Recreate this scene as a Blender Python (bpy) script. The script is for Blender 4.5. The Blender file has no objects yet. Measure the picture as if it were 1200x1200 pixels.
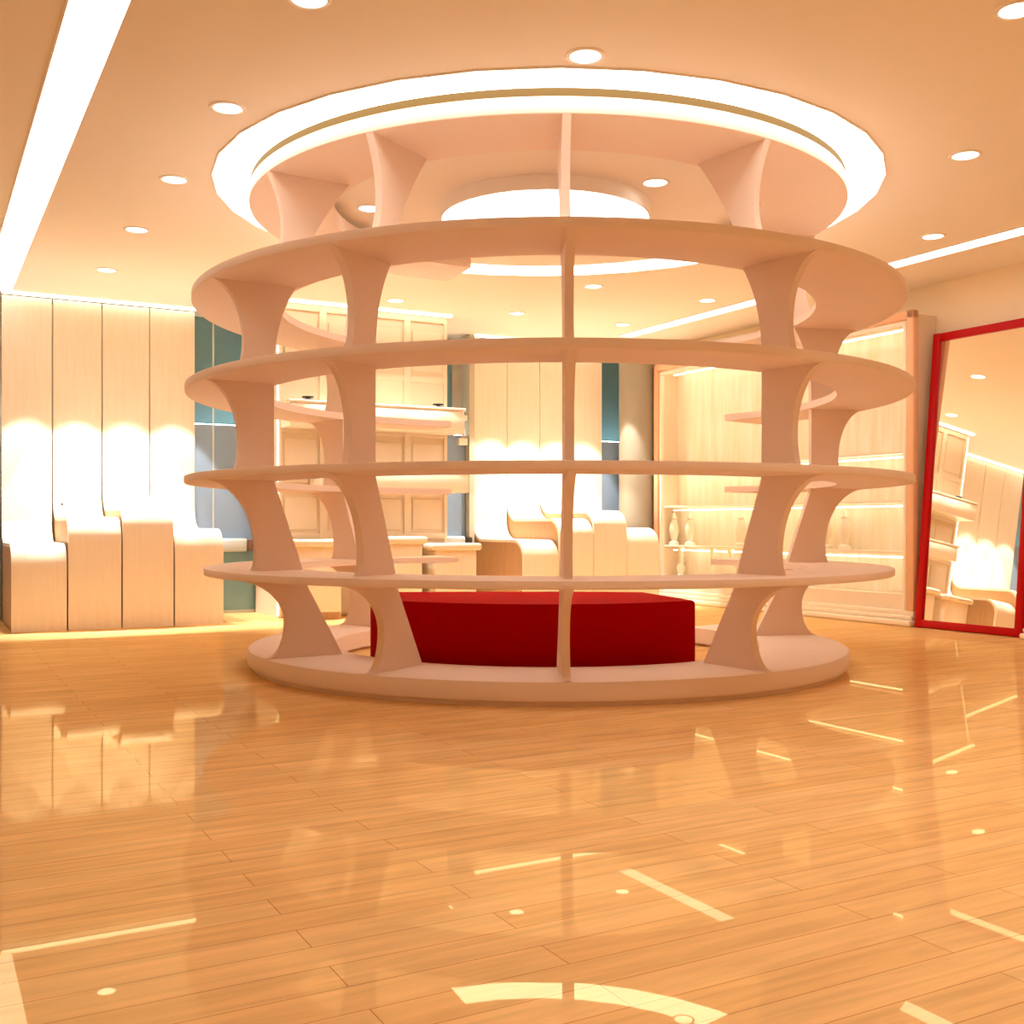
import bpy, bmesh, math, random
from mathutils import Vector, Matrix
random.seed(4)
C = bpy.context.scene.collection
D = 7.163                 # metres to the centre of the round shelving
K = D / 1281.0            # metres per height unit
EYE = 0.881               # camera height
ROT = math.radians(28.6)  # the room is turned against the camera
SA, CA = math.sin(ROT), math.cos(ROT)

def Z(z): return EYE + z * K
def UV(u, v, z=None):     # room grid (u = depth, v = width) -> world
    return Vector(((-SA * u + CA * v) * D, (CA * u + SA * v) * D, 0.0 if z is None else Z(z)))
CEIL = Z(379.0)
FLOOR = 0.0

# ------------------------------------------------------------------ materials
def lin(c):
    def f(x):
        x /= 255.0
        return x / 12.92 if x <= 0.04045 else ((x + 0.055) / 1.055) ** 2.4
    return (f(c[0]), f(c[1]), f(c[2]), 1.0)

def mat(name, rgb, rough=0.5, spec=0.5, metal=0.0, noise=0.0, scale=6.0, coat=0.0):
    m = bpy.data.materials.new(name); m.use_nodes = True
    nt = m.node_tree; b = nt.nodes['Principled BSDF']
    col = lin(rgb)
    b.inputs['Base Color'].default_value = col
    b.inputs['Roughness'].default_value = rough
    b.inputs['Specular IOR Level'].default_value = spec
    b.inputs['Metallic'].default_value = metal
    b.inputs['Coat Weight'].default_value = coat
    if noise:
        tc = nt.nodes.new('ShaderNodeTexCoord'); n = nt.nodes.new('ShaderNodeTexNoise')
        n.inputs['Scale'].default_value = scale; n.inputs['Detail'].default_value = 4
        mx = nt.nodes.new('ShaderNodeMix'); mx.data_type = 'RGBA'
        mx.inputs[6].default_value = tuple(x * (1 - noise) for x in col[:3]) + (1,)
        mx.inputs[7].default_value = tuple(min(1, x * (1 + noise)) for x in col[:3]) + (1,)
        nt.links.new(tc.outputs['Object'], n.inputs['Vector'])
        nt.links.new(n.outputs['Fac'], mx.inputs[0])
        nt.links.new(mx.outputs[2], b.inputs['Base Color'])
    return m

def emit(name, rgb, strength):
    m = bpy.data.materials.new(name); m.use_nodes = True
    nt = m.node_tree; nt.nodes.remove(nt.nodes['Principled BSDF'])
    e = nt.nodes.new('ShaderNodeEmission')
    e.inputs['Color'].default_value = lin(rgb); e.inputs['Strength'].default_value = strength
    nt.links.new(e.outputs[0], nt.nodes['Material Output'].inputs['Surface'])
    return m

def wood_grain(name, ca, cb, axis, rough, stretch=14.0, scale=3.0, stripes=0.0):
    """pale veneer: noise drawn out along one local axis, plus soft board-to-board steps"""
    m = mat(name, ca, rough, 0.3); nt = m.node_tree; b = nt.nodes['Principled BSDF']
    tc = nt.nodes.new('ShaderNodeTexCoord'); mp = nt.nodes.new('ShaderNodeMapping')
    s = [stretch * 1.0] * 3; s[axis] = 1.0
    mp.inputs['Scale'].default_value = s
    n = nt.nodes.new('ShaderNodeTexNoise'); n.inputs['Scale'].default_value = scale; n.inputs['Detail'].default_value = 5
    mx = nt.nodes.new('ShaderNodeMix'); mx.data_type = 'RGBA'
    mx.inputs[6].default_value = lin(ca); mx.inputs[7].default_value = lin(cb)
    nt.links.new(tc.outputs['Object'], mp.inputs['Vector']); nt.links.new(mp.outputs[0], n.inputs['Vector'])
    rp = nt.nodes.new('ShaderNodeMapRange'); rp.inputs[1].default_value = 0.3; rp.inputs[2].default_value = 0.7
    nt.links.new(n.outputs['Fac'], rp.inputs[0]); nt.links.new(rp.outputs[0], mx.inputs[0])
    nt.links.new(mx.outputs[2], b.inputs['Base Color'])
    return m

def floor_material():
    m = mat('lacquered_plank_floor', (222, 150, 82), 0.035, 0.07); nt = m.node_tree; b = nt.nodes['Principled BSDF']
    tc = nt.nodes.new('ShaderNodeTexCoord')
    br = nt.nodes.new('ShaderNodeTexBrick')
    br.offset = 0.37; br.offset_frequency = 2
    br.inputs['Scale'].default_value = 1.0
    br.inputs['Brick Width'].default_value = 1.15; br.inputs['Row Height'].default_value = 0.11
    br.inputs['Mortar Size'].default_value = 0.0011; br.inputs['Mortar Smooth'].default_value = 0.3
    br.inputs['Color1'].default_value = lin(FLOOR_A); br.inputs['Color2'].default_value = lin(FLOOR_B)
    br.inputs['Mortar'].default_value = lin(FLOOR_M)
    br.inputs['Bias'].default_value = 0.0
    nt.links.new(tc.outputs['Object'], br.inputs['Vector'])
    mp = nt.nodes.new('ShaderNodeMapping'); mp.inputs['Scale'].default_value = (1.6, 18.0, 1.0)
    n = nt.nodes.new('ShaderNodeTexNoise'); n.inputs['Scale'].default_value = 1.6; n.inputs['Detail'].default_value = 6
    n.inputs['Distortion'].default_value = 0.6
    nt.links.new(tc.outputs['Object'], mp.inputs['Vector']); nt.links.new(mp.outputs[0], n.inputs['Vector'])
    rp = nt.nodes.new('ShaderNodeMapRange')
    rp.inputs[1].default_value = 0.32; rp.inputs[2].default_value = 0.68
    rp.inputs[3].default_value = 0.87; rp.inputs[4].default_value = 1.09
    nt.links.new(n.outputs['Fac'], rp.inputs[0])
    mx = nt.nodes.new('ShaderNodeMix'); mx.data_type = 'RGBA'; mx.blend_type = 'MULTIPLY'
    mx.inputs[0].default_value = 1.0
    nt.links.new(br.outputs['Color'], mx.inputs[6]); nt.links.new(rp.outputs[0], mx.inputs[7])
    nt.links.new(mx.outputs[2], b.inputs['Base Color'])
    b.inputs['Specular IOR Level'].default_value = 0.0; b.inputs['Roughness'].default_value = 0.6
    g = nt.nodes.new('ShaderNodeBsdfGlossy'); g.inputs['Roughness'].default_value = 0.012   # amber varnish
    g.inputs['Color'].default_value = (1.0, 0.86, 0.5, 1)
    ms = nt.nodes.new('ShaderNodeMixShader')
    lw = nt.nodes.new('ShaderNodeLayerWeight'); lw.inputs['Blend'].default_value = 0.5
    mr = nt.nodes.new('ShaderNodeMapRange'); mr.inputs[3].default_value = 0.048; mr.inputs[4].default_value = 0.16
    nt.links.new(lw.outputs['Facing'], mr.inputs[0]); nt.links.new(mr.outputs[0], ms.inputs[0])
    nt.links.new(b.outputs[0], ms.inputs[1]); nt.links.new(g.outputs[0], ms.inputs[2])
    nt.links.new(ms.outputs[0], nt.nodes['Material Output'].inputs['Surface'])
    return m

FLOOR_A, FLOOR_B, FLOOR_M = (237, 192, 132), (229, 180, 118), (168, 112, 62)
WARM = (255, 249, 238)
M_floor = floor_material()
M_ceil = mat('painted_ceiling', (250, 241, 228), 0.9, 0.1, noise=0.015, scale=1.5)
M_wall = mat('cream_wall_paint', (250, 234, 206), 0.9, 0.1, noise=0.015, scale=1.5)
M_shelf = mat('satin_blush_lacquer', (247, 225, 208), 0.55, 0.12, noise=0.01, scale=3)
M_collar = mat('olive_brown_shadow_gap', (112, 88, 52), 0.8, 0.1)  # dark tone puts the shadow gap above the crown shelf into the colour
M_red = mat('red_upholstery', (172, 0, 4), 0.9, 0.05, noise=0.03, scale=30)
M_redframe = mat('glossy_red_lacquer', (190, 0, 8), 0.4, 0.2)
M_mirror = mat('mirror_silver', (246, 240, 228), 0.01, 0.5, metal=1.0)
M_veneer = wood_grain('pale_birch_veneer', (241, 226, 204), (237, 219, 195), 2, 0.4)
M_body = wood_grain('tan_plywood_core', (190, 148, 106), (178, 136, 94), 2, 0.55)
M_white = mat('cream_gloss_moulding', (250, 238, 216), 0.3, 0.5)
M_cab = mat('ivory_cabinet_paint', (242, 226, 202), 0.45, 0.4, noise=0.01)
M_plank = wood_grain('light_vertical_boards', (252, 244, 226), (242, 226, 194), 2, 0.5, stretch=9.0, scale=1.6)
M_teal = mat('teal_green_glass', (122, 160, 164), 0.6, 0.5)
M_lowglass = mat('sea_green_lower_glass', (128, 172, 184), 0.3, 0.5)
M_blue = mat('blue_grey_frosted_glass', (138, 160, 184), 0.35, 0.5)
M_alu = mat('pale_aluminium', (206, 214, 212), 0.35, 0.5, metal=0.3)
M_col = mat('taupe_stone_cladding', (158, 148, 130), 0.6, 0.3, noise=0.06, scale=4)
M_pil = mat('salmon_beige_paint', (240, 190, 150), 0.5, 0.3)
M_dark = mat('dark_gunmetal', (52, 48, 44), 0.4, 0.5)
M_brown = mat('brown_end_grain', (128, 96, 74), 0.6, 0.3)
M_rim = mat('white_enamel_rim', (250, 244, 232), 0.35, 0.5)
E_strip = emit('linear_light_diffuser', WARM, 3.0)
E_cove = emit('cove_light_diffuser', WARM, 5.0)
E_drum = emit('drum_light_diffuser', WARM, 4.0)
E_down = emit('downlight_lens', WARM, 5.0)
E_slot = emit('wall_slot_light_tube', (255, 246, 222), 4.0)
E_case = emit('showcase_light_tube', (255, 246, 220), 4.5)
E_trans = emit('transom_light_tube', (225, 245, 250), 14.0)

# ------------------------------------------------------------------ mesh helpers
def finish(name, bm, m, parent=None, smooth=True, angle=35):
    bmesh.ops.recalc_face_normals(bm, faces=bm.faces)
    me = bpy.data.meshes.new(name); bm.to_mesh(me); bm.free()
    me.materials.append(m)
    if smooth:
        for p in me.polygons: p.use_smooth = True
        me.set_sharp_from_angle(angle=math.radians(angle))
    o = bpy.data.objects.new(name, me); C.objects.link(o)
    if parent: o.parent = parent
    return o

def thing(name, label, cat, loc=(0, 0, 0), rotz=0.0, group=None):
    o = bpy.data.objects.new(name, None); C.objects.link(o)
    o.empty_display_size = 0.1
    o.location = loc; o.rotation_euler = (0, 0, rotz)
    o['label'] = label; o['category'] = cat
    if group: o['group'] = group
    return o

def tag(o, label, cat, group=None):
    o['label'] = label; o['category'] = cat
    if group: o['group'] = group
    return o

def struct(o):
    o['kind'] = 'structure'; return o

def box(bm, x0, x1, y0, y1, z0, z1, bev=0.0, seg=2):
    r = bmesh.ops.create_cube(bm, size=1.0)
    vs = r['verts']
    for v in vs:
        v.co = Vector(((x0 + x1) / 2 + v.co.x * (x1 - x0), (y0 + y1) / 2 + v.co.y * (y1 - y0), (z0 + z1) / 2 + v.co.z * (z1 - z0)))
    if bev:
        es = list({e for v in vs for e in v.link_edges})
        bmesh.ops.bevel(bm, geom=es, offset=bev, segments=seg, affect='EDGES', profile=0.5)

def bxo(name, dims, m, parent=None, bev=0.0, seg=2):
    bm = bmesh.new(); box(bm, *dims, bev=bev, seg=seg)
    return finish(name, bm, m, parent)

def prism(bm, pts, axis, a, b):
    """extrude a 2-D outline along axis ('x','y','z') from a to b"""
    def P(p, t):
        if axis == 'x': return (t, p[0], p[1])
        if axis == 'y': return (p[0], t, p[1])
        return (p[0], p[1], t)
    A = [bm.verts.new(P(p, a)) for p in pts]; B = [bm.verts.new(P(p, b)) for p in pts]
    n = len(pts)
    bm.faces.new(A); bm.faces.new(list(reversed(B)))
    for i in range(n):
        bm.faces.new((A[i], A[(i + 1) % n], B[(i + 1) % n], B[i]))

def lathe(bm, prof, seg=24, cx=0, cy=0):
    rings = []
    for r, z in prof:
        rings.append([bm.verts.new((cx + r * math.cos(2 * math.pi * i / seg), cy + r * math.sin(2 * math.pi * i / seg), z)) for i in range(seg)])
    for a, b in zip(rings, rings[1:]):
        for i in range(seg):
            bm.faces.new((a[i], a[(i + 1) % seg], b[(i + 1) % seg], b[i]))
    bm.faces.new(rings[0]); bm.faces.new(list(reversed(rings[-1])))

# ------------------------------------------------------------------ room shell
U0, U1, V0, V1 = -0.55, 1.53, -0.42, 1.100
def uvbox(name, u0, u1, v0, v1, z0, z1, m):
    bm = bmesh.new(); box(bm, v0 * D, v1 * D, u0 * D, u1 * D, z0, z1)
    o = finish(name, bm, m, smooth=False); o.rotation_euler = (0, 0, ROT)
    return struct(o)
uvbox('floor', U0 - .03, U1 + .09, V0 - .03, V1 + .06, -0.12, 0.0, M_floor)
uvbox('ceiling', U0 - .03, U1 + .09, V0 - .03, V1 + .06, CEIL, CEIL + 0.12, M_ceil)
uvbox('wall_back', U1 + .055, U1 + .08, V0, V1 + .03, 0.0, CEIL, M_wall)
uvbox('wall_right', U0, U1 + .055, V1, V1 + .03, 0.0, CEIL, M_wall)
uvbox('wall_left', U0, U1 + .055, V0 - .03, V0, 0.0, CEIL, M_wall)
uvbox('wall_front', U0 - .03, U0, V0, V1, 0.0, CEIL, M_wall)

# ------------------------------------------------------------------ glazed bays of the back wall
def window(name, v0, v1, sill0=None, sill1=None, mullions=()):
    t = bpy.data.objects.new(name, None); C.objects.link(t); struct(t)
    t.location = UV(U1, 0); t.rotation_euler = (0, 0, ROT)
    a, b = v0 * D, v1 * D
    zt = Z(178)
    bxo('lower_pane', (a, b, 0.0, 0.04, 0.05, zt), M_blue, t)
    bxo('upper_pane', (a, b, 0.34, 0.354, zt - .30, CEIL), M_teal, t)
    bxo('transom_light', (a, b, 0.045, 0.06, zt - 0.02, zt + 0.01), E_trans, t)
    bxo('low_glass', (a, b, -0.02, -0.002, 0.03, Z(-48)), M_lowglass, t)
    bm = bmesh.new()
    box(bm, a, b, -0.03, 0.05, 0.0, 0.03)
    for mv in mullions:
        box(bm, mv * D - .008, mv * D + .008, -0.004, 0.0, 0.03, CEIL)
    finish('frame', bm, M_alu, t)
    if sill0 is not None:
        bm = bmesh.new(); box(bm, sill0 * D, sill1 * D, -0.16, 0.0, Z(-48), Z(-24), bev=0.03, seg=3)
        finish('sill', bm, M_alu, t)
        bxo('sill_end', (sill1 * D, sill1 * D + .05, -0.17, 0.0, Z(-46), Z(-26)), M_brown, t, bev=0.01)
    return t
window('window_1', .337, .751, .337, .405, (.362,))
window('window_2', 1.001, V1, None, None)
window('window_3', V0, .0915, None, None, (-.1, -.25))
# right half of the sill of the middle bay
bm = bmesh.new(); box(bm, .672 * D, .742 * D, -0.16, 0.0, Z(-46), Z(-22), bev=0.03, seg=3)
t = bpy.data.objects['window_1']
finish('sill', bm, M_alu, t)
bxo('sill_end', (.742 * D, .752 * D, -0.17, -.01, Z(-44), Z(-24)), M_dark, t, bev=0.01)
t = thing('pull_handle', 'white pull handle with two square blocks on blue grey glass beside pillar', 'handle', UV(U1 - .002, .744), ROT)
bxo('bracket', (-.055, .05, -.06, .012, Z(206), Z(217)), M_white, t, bev=.008)
bxo('bracket', (-.055, .05, -.06, .012, Z(158), Z(172)), M_white, t, bev=.008)
bm = bmesh.new(); lathe(bm, [(.014, Z(170)), (.014, Z(207))], 12, 0, -.04); finish('grip', bm, M_pil, t)
# pillar trim between middle bay and the second row of consoles
uvbox('trim_1', U1 - .012, U1 + .014, .7525, .7615, 0.0, CEIL - .005, mat('grey_beige_trim', (196, 184, 160), .6, .2))

# ------------------------------------------------------------------ ceiling lights
def strip(label, v0, v1, u0, u1):
    t = thing('linear_ceiling_light', label, 'ceiling light', UV(0, 0), ROT, 'linear ceiling lights')
    bm = bmesh.new(); box(bm, v0 * D, v1 * D, u0 * D, u1 * D, CEIL - .006, CEIL + .03)
    finish('diffuser', bm, E_strip, t)
    bm = bmesh.new(); e = .01
    box(bm, v0 * D - e, v0 * D, u0 * D - e, u1 * D + e, CEIL - .008, CEIL + .03)
    box(bm, v1 * D, v1 * D + e, u0 * D - e, u1 * D + e, CEIL - .008, CEIL + .03)
    box(bm, v0 * D, v1 * D, u0 * D - e, u0 * D, CEIL - .008, CEIL + .03)
    box(bm, v0 * D, v1 * D, u1 * D, u1 * D + e, CEIL - .008, CEIL + .03)
    finish('trim_edge', bm, M_ceil, t)
strip('broad white linear light in the ceiling running to the left wall panels', .0754, .106, -.05, 1.515)
strip('slim white linear light in the ceiling above the showcase and red mirror', .963, .988, -.05, 1.42)

def downlight(u, v, label):
    t = thing('recessed_downlight', label, 'downlight', UV(u, v, 379), 0, 'downlights in the ceiling')
    bm = bmesh.new(); lathe(bm, [(.070, .02), (.070, -.004)], 24); finish('lens', bm, E_down, t)
    bm = bmesh.new(); seg = 28
    prof = [(.071, .02), (.071, -.006), (.078, -.009), (.088, -.006), (.092, .0), (.092, .02)]
    rings = [[bm.verts.new((r * math.cos(2 * math.pi * i / seg), r * math.sin(2 * math.pi * i / seg), z)) for i in range(seg)] for r, z in prof]
    for a, b in zip(rings, rings[1:] + rings[:1]):
        for i in range(seg): bm.faces.new((a[i], a[(i + 1) % seg], b[(i + 1) % seg], b[i]))
    finish('rim', bm, M_rim, t)
us = [.412, .594, .777, .960, 1.141, 1.338]
vs = [.194, .372, .555, .737, .915]
DL = [
 (1, 0, 'downlight cut by the top edge of the photo, nearest of the left row'),
 (2, 0, 'downlight left of the big light ring, second of the left row'),
 (3, 0, 'downlight level with the left end of the light ring, third of the left row'),
 (4, 0, 'downlight of the left row, second from the wall panels'),
 (5, 0, 'downlight of the left row nearest the left wall panels'),
 (1, 1, 'bright downlight touching the near edge of the big light ring'),
 (2, 1, 'downlight inside the ring, seen left of the centre divider under the crown shelf'),
 (3, 1, 'downlight inside the ring, half hidden by the left front divider'),
 (2, 2, 'downlight right beside the round drum light inside the ring'),
 (0, 2, 'downlight cut by the top right corner of the photo'),
 (1, 3, 'downlight right of the big light ring, nearer of two above the mirror'),
 (2, 4, 'downlight just above the visible end of the slim right linear light'),
 (3, 3, 'downlight behind the far edge of the light ring, seen under the second shelf'),
 (4, 3, 'downlight seen just right of the centre divider below the light ring'),
 (5, 3, 'small downlight left of the centre divider near the far wall'),
 (5, 2, 'small downlight over the display wall unit, seen right of left front divider'),
 (4, 4, 'downlight close left of the far right linear light, seen above third shelf'),
 (5, 4, 'smallest downlight, beside the far tip of the slim linear light'),
]
for i, j, lab in DL:
    u, v = us[i], vs[j]
    if (i, j) == (2, 2): u, v = .7695, .5605
    if (i, j) == (1, 1): u, v = .583, .3705
    downlight(u, v, lab)

# cove ring light and drum light over the shelving
CX, CY = .031 * D, D
def annulus(bm, r0, r1, z0, z1, seg):
    prof = [(r0, z0), (r1, z0), (r1, z1), (r0, z1)]
    rings = [[bm.verts.new((r * math.cos(2 * math.pi * (i + .5) / seg), r * math.sin(2 * math.pi * (i + .5) / seg), z)) for i in range(seg)] for r, z in prof]
    for a, b in zip(rings, rings[1:] + rings[:1]):
        for i in range(seg): bm.faces.new((a[i], a[(i + 1) % seg], b[(i + 1) % seg], b[i]))
t = thing('ring_ceiling_light', 'huge glowing white ring light in the ceiling above the round shelving', 'ceiling light', (CX, CY, CEIL))
bm = bmesh.new(); annulus(bm, .252 * D, .2945 * D, -.006, .03, 34); finish('diffuser', bm, E_cove, t, smooth=False)
bm = bmesh.new(); annulus(bm, .2945 * D, .2957 * D, -.009, .03, 34); finish('rim', bm, M_ceil, t, smooth=False)
t = thing('drum_ceiling_light', 'round white drum light under the ceiling at the centre of the ring', 'ceiling light', (CX, CY + .02 * D, CEIL))
R = .0965 * D; h = 15 * K
bm = bmesh.new(); lathe(bm, [(R + .012, 0), (R + .012, -h - .006), (R, -h - .006), (R, -h + .01)], 40); finish('shade', bm, M_ceil, t)
bm = bmesh.new(); lathe(bm, [(R - .002, -h + .012), (R - .002, -h - .003)], 40); finish('diffuser', bm, E_drum, t)

# ------------------------------------------------------------------ round shelving unit
A0, A1 = -157.0, 130.0
unit = thing('round_shelving_unit', 'large round open blush shelving unit, five shelves and curved dividers, on the wood floor', 'shelving', (CX, CY, 0))
def crown(name, prof, m, a0=A0, a1=A1, step=2.0, ang=35):
    """sweep a closed (r,z) outline around the unit's axis, leaving the back open; 0 degrees faces the entrance"""
    bm = bmesh.new(); n = int(round((a1 - a0) / step)); rings = []
    for i in range(n + 1):
        a = math.radians(a0 + (a1 - a0) * i / n)
        rings.append([bm.verts.new((r * math.sin(a), -r * math.cos(a), z)) for r, z in prof])
    k = len(prof)
    for a, b in zip(rings, rings[1:]):
        for j in range(k): bm.faces.new((a[j], a[(j + 1) % k], b[(j + 1) % k], b[j]))
    bm.faces.new(rings[0]); bm.faces.new(list(reversed(rings[-1])))
    return finish(name, bm, m, unit, angle=ang)
def rprof(r0, r1, z0, z1, b):
    return [(r0, z0), (r1 - b, z0), (r1 - .3 * b, z0 + .3 * b), (r1, z0 + b), (r1, z1 - b), (r1 - .3 * b, z1 - .3 * b), (r1 - b, z1), (r0, z1)]
TH = 7.5
#          r_in   r_out   z_low        z_high
SH = {'base': (.192, .2657, -153.5, -134.8), 5: (.232, .3015, -46 - TH, -46), 4: (.255, .3174, 51.8 - TH, 51.8),
      3: (.255, .3167, 150.3 - TH - 1, 150.3), 2: (.238, .3113, 249.3 - TH - 1, 249.3), 'crown': (.192, .2643, 354.8, 370)}
for k, (r0, r1, z0, z1) in SH.items():
    nm = {'base': 'base', 'crown': 'crown_shelf'}.get(k, 'shelf')
    crown(nm, rprof(r0 * D, r1 * D, Z(z0), Z(z1), .02 if k == 'base' else .006), M_shelf)
pl = crown('plinth', [(.198 * D, 0.0), (.2615 * D, 0.0), (.2615 * D, Z(-153.6)), (.198 * D, Z(-153.6))], M_shelf)
cl = crown('shadow_gap_collar', [(.2500 * D, Z(370.2)), (.2632 * D, Z(370.2)), (.2632 * D, CEIL - .008), (.2500 * D, CEIL - .008)], M_collar, -98, 100)  # dark band standing in for shade, front arc only

def divider(zlo, zhi, ri, ro, waist, zw, pw, in_pow=1.0, thick=.006):
    """outline in (r,z): inner edge ri=(bottom,top), outer edge with a concave bite down to 'waist' at height fraction zw"""
    H = zhi - zlo; n = 18; out = []
    for i in range(n + 1):                       # lower half of the outer edge
        s = 1 - i / n
        f = (1 - math.sqrt(max(0, 1 - s * s))) if pw == 'arc' else s * s
        out.append((waist + (ro[0] - waist) * f, zlo + H * zw * (1 - s)))
    for i in range(1, 2 * n + 1):
        s = math.sin(math.pi / 2 * i / (2 * n)) if pw == 'arc' else i / (2 * n)
        f = (1 - math.sqrt(max(0, 1 - s * s))) if pw == 'arc' else s * s
        out.append((waist + (ro[1] - waist) * f, zlo + H * (zw + (1 - zw) * s)))
    clean = [out[0]]
    for p in out[1:]:
        if p[1] - clean[-1][1] > 1e-4 * H: clean.append(p)
    bm = bmesh.new(); rows = []
    for r, z in clean:                           # a strip of quads: outer and inner edge, both cheeks
        fz = (z - zlo) / H
        q = ri[0] + (ri[1] - ri[0]) * fz ** in_pow
        t2 = thick * D / 2
        rows.append([bm.verts.new((r * D, -t2, Z(z))), bm.verts.new((q * D, -t2, Z(z))),
                     bm.verts.new((q * D, t2, Z(z))), bm.verts.new((r * D, t2, Z(z)))])
    for a, b in zip(rows, rows[1:]):
        for k in range(4): bm.faces.new((a[k], a[(k + 1) % 4], b[(k + 1) % 4], b[k]))
    bm.faces.new(rows[0]); bm.faces.new(rows[-1][::-1])
    return finish('divider', bm, M_shelf, unit, angle=30)
TIER = [
 (SH['base'][3], SH[5][2], (.202, .236), (.2650, .3000), .250, .45, 'arc', 1.0),
 (SH[5][3], SH[4][2], (.236, .260), (.2780, .3168), .2745, .22, 'arc', 1.0),
 (SH[4][3], SH[3][2], (.260, .260), (.2930, .3162), .2880, .34, 'arc', 1.0),
 (SH[3][3], SH[2][2], (.260, .242), (.2930, .3108), .2840, .36, 'arc', 2.4),
 (SH[2][3], SH['crown'][2], (.240, .196), (.2650, .2638), .2525, .48, 'par', 1.5),
]
protos = [divider(*a) for a in TIER]
for k, ang in enumerate([-30, -57.5, 1.3, 35.5, 101, -127]):
    for p in protos:
        o = p if k == 0 else p.copy()
        if k:
            C.objects.link(o); o.parent = unit
        o.rotation_euler = (0, 0, math.radians(ang - 90))

# ------------------------------------------------------------------ red curved ottoman inside the ring
bm = bmesh.new()
pts = []
for i in range(25):
    a = math.radians(-50 + 92 * i / 24)
    rr = .172 + .010 * ((24 - i) / 24) ** 2
    pts.append((rr * math.sin(a) - (.004 if i < 12 else 0) * (12 - i) / 12, -rr * math.cos(a)))
pts += [(.088, -.022), (.05, -.018), (.0, -.016), (-.08, -.018), (-.158, -.02)]
pts = [(x * D, y * D) for x, y in pts]
prism(bm, pts, 'z', 0.0, Z(-77))
es = [e for e in bm.edges if all(v.co.z > .1 for v in e.verts)]
bmesh.ops.bevel(bm, geom=es, offset=.022, segments=3, affect='EDGES', profile=.5)
o = finish('curved_ottoman', bm, M_red, angle=40); o.location = (CX, CY, 0.0)
tag(o, 'long curved red upholstered bench on the floor inside the round shelving', 'ottoman')

# ------------------------------------------------------------------ wave-profile display consoles
CW = .0605 * D
def console(v0, ztop, label, prot=.165, knob=False):
    t = thing('wave_display_console', label, 'display console', UV(U1, v0), ROT, 'wave display consoles along the back wall')
    w = CW - .012; th = .030; R1 = .20; R2 = .21; p = prot * D; zt = Z(ztop)
    def path(off):       # outer face of the bent sheet moved in by 'off'
        pts = [(-.035 + off, CEIL - .03)]
        r1 = R1 + off; cy, cz = -.035 - R1, zt + R1
        for i in range(13):
            a = math.pi / 2 * i / 12
            pts.append((cy + r1 * math.cos(a), cz - r1 * math.sin(a)))
        r2 = R2 - off; cy, cz = -p + R2, zt - R2
        for i in range(13):
            a = math.pi / 2 * i / 12
            pts.append((cy - r2 * math.sin(a), cz + r2 * math.cos(a)))
        pts.append((-p + off, 0.0))
        return pts
    outer = path(0.0); inner = path(th)
    bm = bmesh.new(); prism(bm, outer + inner[::-1], 'x', .006, .006 + w)
    finish('bent_panel', bm, M_veneer, t, angle=30)
    i0 = 1
    bm = bmesh.new(); body = inner[1:] + [(-.002, 0.0), (-.002, inner[1][1])]
    prism(bm, body, 'x', .014, .006 + w - .008)
    finish('core', bm, M_body, t, angle=30)
    if knob:
        bm = bmesh.new(); lathe(bm, [(.0, -.012), (.016, -.008), (.016, .008), (.0, .012)], 12)
        k = finish('knob', bm, M_dark, t); k.location = (.08, -.045, zt + .12); k.rotation_euler = (math.pi / 2, 0, 0)
    return t
HT = [-28, 12, 28, -6]
LA = ['lowest wave-shaped cream console, leftmost of the left wall panels', 'second wave-shaped cream console from the left, with a dark knob',
      'tallest wave-shaped cream console of the left group', 'wave-shaped cream console at the right end of the left group']
LB = ['low wave-shaped console beside the pillar, first of the far group behind the shelving', 'second wave-shaped console of the far group, seen left of the centre divider',
      'tallest wave-shaped console of the far group, seen right of the centre divider', 'last wave-shaped console of the far group, beside the stone column']
for i in range(4):
    console(.0945 + i * .0605, HT[i], LA[i], knob=(i == 1))
for i in range(4):
    console(.7625 + i * .0598, HT[i], LB[i])

def slot(label, u, v0, v1):
    t = thing('wall_slot_light', label, 'light', UV(u, 0), ROT, 'slot lights along the back wall')
    bxo('tube', (v0 * D, v1 * D, -.03, .02, CEIL - .022, CEIL - .002), E_slot, t)
slot('glowing slot light where the left wall panels meet the ceiling', U1 - .010, .095, .336)
slot('glowing slot light at the ceiling behind the stone column and far consoles', U1 - .010, .763, 1.0)
slot('glowing slot light along the top of the display wall unit', 1.398, .421, .664)

# ------------------------------------------------------------------ display wall unit with lit boxes
UB = 1.41
wu = thing('display_wall_unit', 'ivory display wall unit with framed panels and projecting light boxes, behind the shelving', 'display unit', UV(UB, 0), ROT)
a, b = .4188 * D, .664 * D
bxo('carcass', (a, b, .03, .11 * D, 0.0, CEIL - .004), M_cab, wu)
bm = bmesh.new()
for i in range(5):
    x = a + (b - a) * i / 4
    box(bm, max(a, x - .035), min(b, x + .035), 0.0, .03, 0.0, CEIL - .03, bev=.004)
for z in (379 - 8, 262, 162, 60, -20, -150):
    box(bm, a, b, .004, .03, Z(z) - .03, Z(z) + .03, bev=.004)
finish('face_frame', bm, M_cab, wu)
for i in range(4):
    x0 = a + (b - a) * i / 4 + .06; x1 = a + (b - a) * (i + 1) / 4 - .06
    for z0, z1 in ((272, 352), (68, 150), (-12, 50)):
        bxo('raised_panel', (x0, x1, .012, .032, Z(z0) + .02, Z(z1) - .02), M_cab, wu, bev=.008)
bxo('edge_light', (a - .012, a - .002, -.01, .015, .02, CEIL - .04), emit('edge_light_tube', (255, 246, 220), 2.0), wu)
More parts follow.
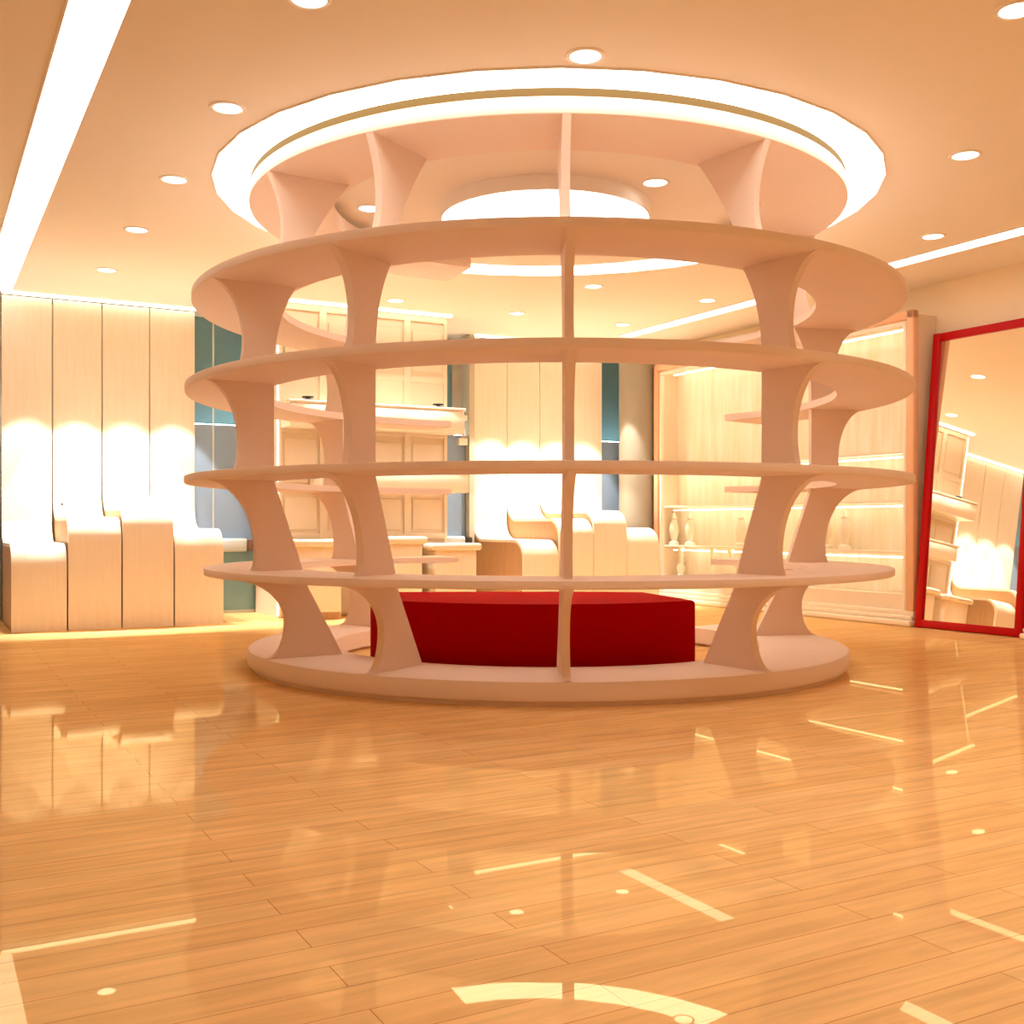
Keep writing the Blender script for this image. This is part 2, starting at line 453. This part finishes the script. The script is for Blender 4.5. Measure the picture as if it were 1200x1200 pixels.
def litbox(x0, x1, z0, z1, dep, lamps):
    o = bxo('shelf_box', (x0, x1, -dep, 0.0, Z(z0), Z(z1)), M_white, wu, bev=.012)
    bxo('top_slab', (x0 - .01, x1 + .01, -dep - .012, 0.0, Z(z1), Z(z1) + .03), M_cab, o, bev=.006)
    for x in lamps:
        bm = bmesh.new(); lathe(bm, [(.0, 0), (.085, .0), (.085, .012), (.03, .03), (.012, .05), (.012, .075), (.0, .08)], 16)
        k = finish('lamp', bm, M_dark, o); k.location = (x, -dep * .55, Z(z1) + .03)
    return o
litbox(a + .02, b + .05, 163, 202, .30, ())
litbox(a + .30, b + .09, 57, 90, .32, ())
def spotlamp(x, label):
    o_ = thing('puck_lamp', label, 'lamp', UV(UB, 0, 202) , ROT, 'puck lamps on the light box')
    o_.location = UV(UB - .30 * .5 / D, x / D); o_.location.z = Z(202) + .03
    bm = bmesh.new(); lathe(bm, [(.001, 0), (.095, 0), (.10, .012), (.06, .022), (.001, .022)], 18); finish('base', bm, M_dark, o_)
    bm = bmesh.new(); lathe(bm, [(.02, .022), (.02, .034), (.055, .038), (.055, .048), (.001, .052)], 18); finish('cap', bm, M_dark, o_)
spotlamp(.452 * D, 'small dark puck lamp on the left end of the upper light box')
spotlamp(.640 * D, 'small dark puck lamp on the right end of the upper light box')

def counter(v0, v1, ztop, dep, label):
    t = thing('display_counter', label, 'counter', UV(UB - .002, 0), ROT, 'low counters in front of the wall unit')
    x0, x1 = v0 * D, v1 * D; zt = Z(ztop)
    bxo('cabinet', (x0 + .04, x1 - .04, -dep + .05, -.012, 0.0, zt - .07), M_veneer, t, bev=.008)
    bxo('counter_top', (x0, x1, -dep, -.012, zt - .07, zt), M_veneer, t, bev=.025, seg=3)
    bxo('toe_board', (x0 + .05, x1 - .05, -dep + .042, -dep + .05, .0, .07), M_body, t)
counter(.420, .492, -24, .42, 'left ivory counter with a rounded top in front of the wall unit')
counter(.523, .602, -20, .50, 'middle ivory counter with a rounded top in front of the wall unit')
counter(.607, .680, -32, .55, 'right ivory counter with a rounded top, lowest in front of the wall unit')

# ------------------------------------------------------------------ stone column
o = bmesh.new(); lathe(o, [(.0305 * D, 0.0), (.0305 * D, CEIL - .002)], 40)
o = struct(finish('trim_2', o, M_col)); o.location = UV(1.487, 1.047)

# ------------------------------------------------------------------ recessed showcase on the right wall
SU0, SU1, SV = .929, 1.450, 1.060
sc = thing('wall_showcase', 'tall glowing cream showcase with moulded frame and board back on right wall', 'showcase', UV(0, SV), ROT)
y0, y1 = SU0 * D, SU1 * D; dp = (V1 - SV) * D - .004
zb, zt = Z(-134), Z(319)
bxo('back_panel', (dp - .03, dp, y0 + .05, y1 - .05, zb, zt), M_plank, sc)
bm = bmesh.new()
box(bm, .02, dp, y0, y0 + .05, 0.02, zt); box(bm, .02, dp, y1 - .05, y1, 0.02, zt); box(bm, .02, dp, y0, y1, zt, zt + .05)
finish('carcass', bm, M_cab, sc)
def frame_bars(name, m, o0, o1, x0, x1, bev):
    bm = bmesh.new()
    box(bm, x0, x1, y0 + o0, y0 + o1, zb, zt + .05 - o0, bev=bev); box(bm, x0, x1, y1 - o1, y1 - o0, zb, zt + .05 - o0, bev=bev)
    box(bm, x0, x1, y0 + o0, y1 - o0, zt + .05 - o1, zt + .05 - o0, bev=bev)
    return finish(name, bm, m, sc)
f = frame_bars('outer_moulding', M_pil, -.03, .05, -.035, .03, .014)
f = frame_bars('inner_moulding', M_white, .062, .105, -.02, .03, .012)
bm = bmesh.new()
box(bm, -.09, dp, y0 - .035, y1 + .02, 0.0, .055, bev=.018, seg=3)
box(bm, -.06, dp, y0 - .032, y1 + .01, .055, .095, bev=.014, seg=3)
box(bm, -.035, dp, y0 - .03, y1, .095, zb, bev=.006)
finish('plinth', bm, M_white, sc)
for z in (117, 39, -42):
    s = bxo('glass_shelf', (.02, dp - .03, y0 + .05, y1 - .05, Z(z) - .022, Z(z)), M_white, sc, bev=.004)
for z in (312, 110, 32, -50):
    l_ = bxo('light_tube', (dp - .16, dp - .14, y0 + .15, y1 - .15, Z(z) - .018, Z(z) - .004), E_case, sc)

def turned(name, label, prof, u, z, s=1.0):
    bm = bmesh.new(); lathe(bm, [(r * s, h) for r, h in prof], 18)
    o = finish(name, bm, M_white, angle=50); o.location = UV(u, SV + .020); o.location.z = Z(z) + .0005
    tag(o, label, 'ornament', 'turned ornaments in the showcase')
PA = [(.0, 0), (.06, 0), (.06, .03), (.03, .05), (.045, .10), (.062, .17), (.05, .24), (.026, .29), (.036, .31), (.02, .34), (.012, .37), (.0, .375)]
PB = [(.0, 0), (.055, 0), (.055, .025), (.028, .05), (.05, .10), (.05, .13), (.026, .17), (.04, .20), (.026, .23), (.038, .26), (.026, .29), (.04, .32), (.04, .37), (.0, .372)]
def uat(px):   # depth along the showcase for a horizontal angle
    q = (px - 600) / 1281.0; V = SV + .020
    return (CA * V - q * SA * V) / (SA + q * CA)
for px, lab in ((790, 'left cream turned ornament of the pair at the far end of the middle shelf'),
                (809, 'right cream turned ornament of the pair at the far end of the middle shelf'),
                (868, 'slim cream turned ornament alone at the middle of the middle shelf'),
                (968, 'cream turned ornament on the middle shelf, seen right of the right front divider'),
                (990, 'cream turned ornament on the middle shelf nearest the red mirror')):
    turned('turned_ornament', lab, PA, uat(px), -42)
for px, lab in ((779, 'beaded cream turned ornament at the far end of the lowest showcase level'),
                (798, 'second beaded cream turned ornament from the far end, lowest showcase level'),
                (836, 'third beaded cream turned ornament from the far end, lowest showcase level'),
                (857, 'beaded cream turned ornament nearest the right front divider, lowest showcase level')):
    turned('beaded_ornament', lab, PB, uat(px), -110, 1.0)
bxo('riser', (.05, dp - .05, y0 + .06, y1 - .06, zb, Z(-110)), M_cab, sc)

# ------------------------------------------------------------------ leaning red mirror
BL = Vector((.4826 * D, 1.3125 * D, 0)); BR = BL + Vector((SA, -CA, 0)) * .1453 * D
al = (BR - BL); W = al.length; ang = math.atan2(al.y, al.x)
LEAN = math.atan2(.033 * D, (296.8 + 157.5) * K); Hm = math.hypot(.033 * D, (296.8 + 157.5) * K)
mr = thing('leaning_mirror', 'tall rectangular mirror in a red frame leaning against the right wall', 'mirror', BL, 0)
mr.rotation_mode = 'XYZ'
mr.rotation_euler = (-LEAN, 0, ang)
fw, fd = .072, .045
bm = bmesh.new()
box(bm, 0, fw, 0, fd, 0.004, Hm, bev=.008); box(bm, W - fw, W, 0, fd, 0.004, Hm, bev=.008)
box(bm, fw - .004, W - fw + .004, .002, fd, 0.006, fw, bev=.008); box(bm, fw - .004, W - fw + .004, .002, fd, Hm - fw, Hm - .002, bev=.008)
finish('frame', bm, M_redframe, mr)
bxo('mirror_glass', (fw - .006, W - fw + .006, .022, .030, fw - .006, Hm - fw + .006), M_mirror, mr)
bxo('backing_board', (fw - .006, W - fw + .006, .032, .044, fw - .006, Hm - fw + .006), M_dark, mr)

# pedestal cut by the right edge of the frame
t = thing('turned_pedestal', 'white turned pedestal, only its round foot showing at the right edge', 'pedestal', (.5600 * D, 1.170 * D, 0))
bm = bmesh.new(); lathe(bm, [(.085, 0), (.105, .008), (.112, .025), (.105, .042), (.082, .048), (.080, .056), (.088, .064), (.088, .078), (.07, .088), (.03, .095)], 28)
finish('foot', bm, M_white, t, angle=50)
bm = bmesh.new(); lathe(bm, [(.038, .09), (.032, .2), (.042, .5), (.03, .8), (.05, .84)], 20); finish('shaft', bm, M_white, t, angle=50)
bm = bmesh.new(); lathe(bm, [(.04, .84), (.055, .855), (.055, .88), (.045, .885)], 28); finish('top', bm, M_white, t, angle=50)

# ------------------------------------------------------------------ lamps
def spot(u, v, z, power, half, blend=.15, col=(1, .96, .9), size=.02):
    l = bpy.data.lights.new('spot_lamp', 'SPOT'); l.energy = power; l.color = col
    l.spot_size = 2 * half; l.spot_blend = blend; l.shadow_soft_size = size
    o = bpy.data.objects.new('spot_lamp', l); C.objects.link(o); o.location = UV(u, v, z)
SP = 240.0
for i in range(4):
    spot(U1 - .080, .0945 + (i + .5) * .0605, 376, SP, math.atan(.075 / .155))
    spot(U1 - .080, .7625 + (i + .5) * .0598 - (.008 if i == 3 else 0), 376, SP, math.atan(.075 / .155))
FILL = 30.0
for u in (-.13, .05, .23, .412):          # added fill lamps that brighten the floor, spaced like the downlight grid
    for v in vs:
        if CA * u + SA * v < 1.12 and math.hypot(u - .863, v - .506) > .31:
            spot(u, v, 372, FILL, math.radians(44), 0.9, (1, .96, .9), .06)
for v in (.46, .52, .58, .64):
    spot(UB - .05, v, 376, 170, math.radians(24), .5)

# ------------------------------------------------------------------ world, camera, view
w = bpy.data.worlds.new('room_dark'); bpy.context.scene.world = w; w.use_nodes = True
w.node_tree.nodes['Background'].inputs['Color'].default_value = (0.05, 0.04, 0.03, 1)
w.node_tree.nodes['Background'].inputs['Strength'].default_value = 0.3
cam = bpy.data.cameras.new('camera'); co = bpy.data.objects.new('camera', cam); C.objects.link(co)
co.location = (0, 0, EYE); co.rotation_euler = (math.pi / 2, 0, 0)
cam.sensor_width = 36; cam.lens = 36 * 1281 / 1200.0; cam.shift_y = 15 / 1200.0
cam.clip_start = .05; cam.clip_end = 100
sc_ = bpy.context.scene; sc_.camera = co
vs_ = sc_.view_settings; sc_.display_settings.display_device = 'sRGB'
vs_.view_transform = 'Standard'; vs_.look = 'None'; vs_.gamma = 1; vs_.exposure = 0.38; vs_.use_curve_mapping = False
sc_.cycles.adaptive_threshold = 0.02; sc_.cycles.max_bounces = 10; sc_.cycles.diffuse_bounces = 6; sc_.cycles.glossy_bounces = 5
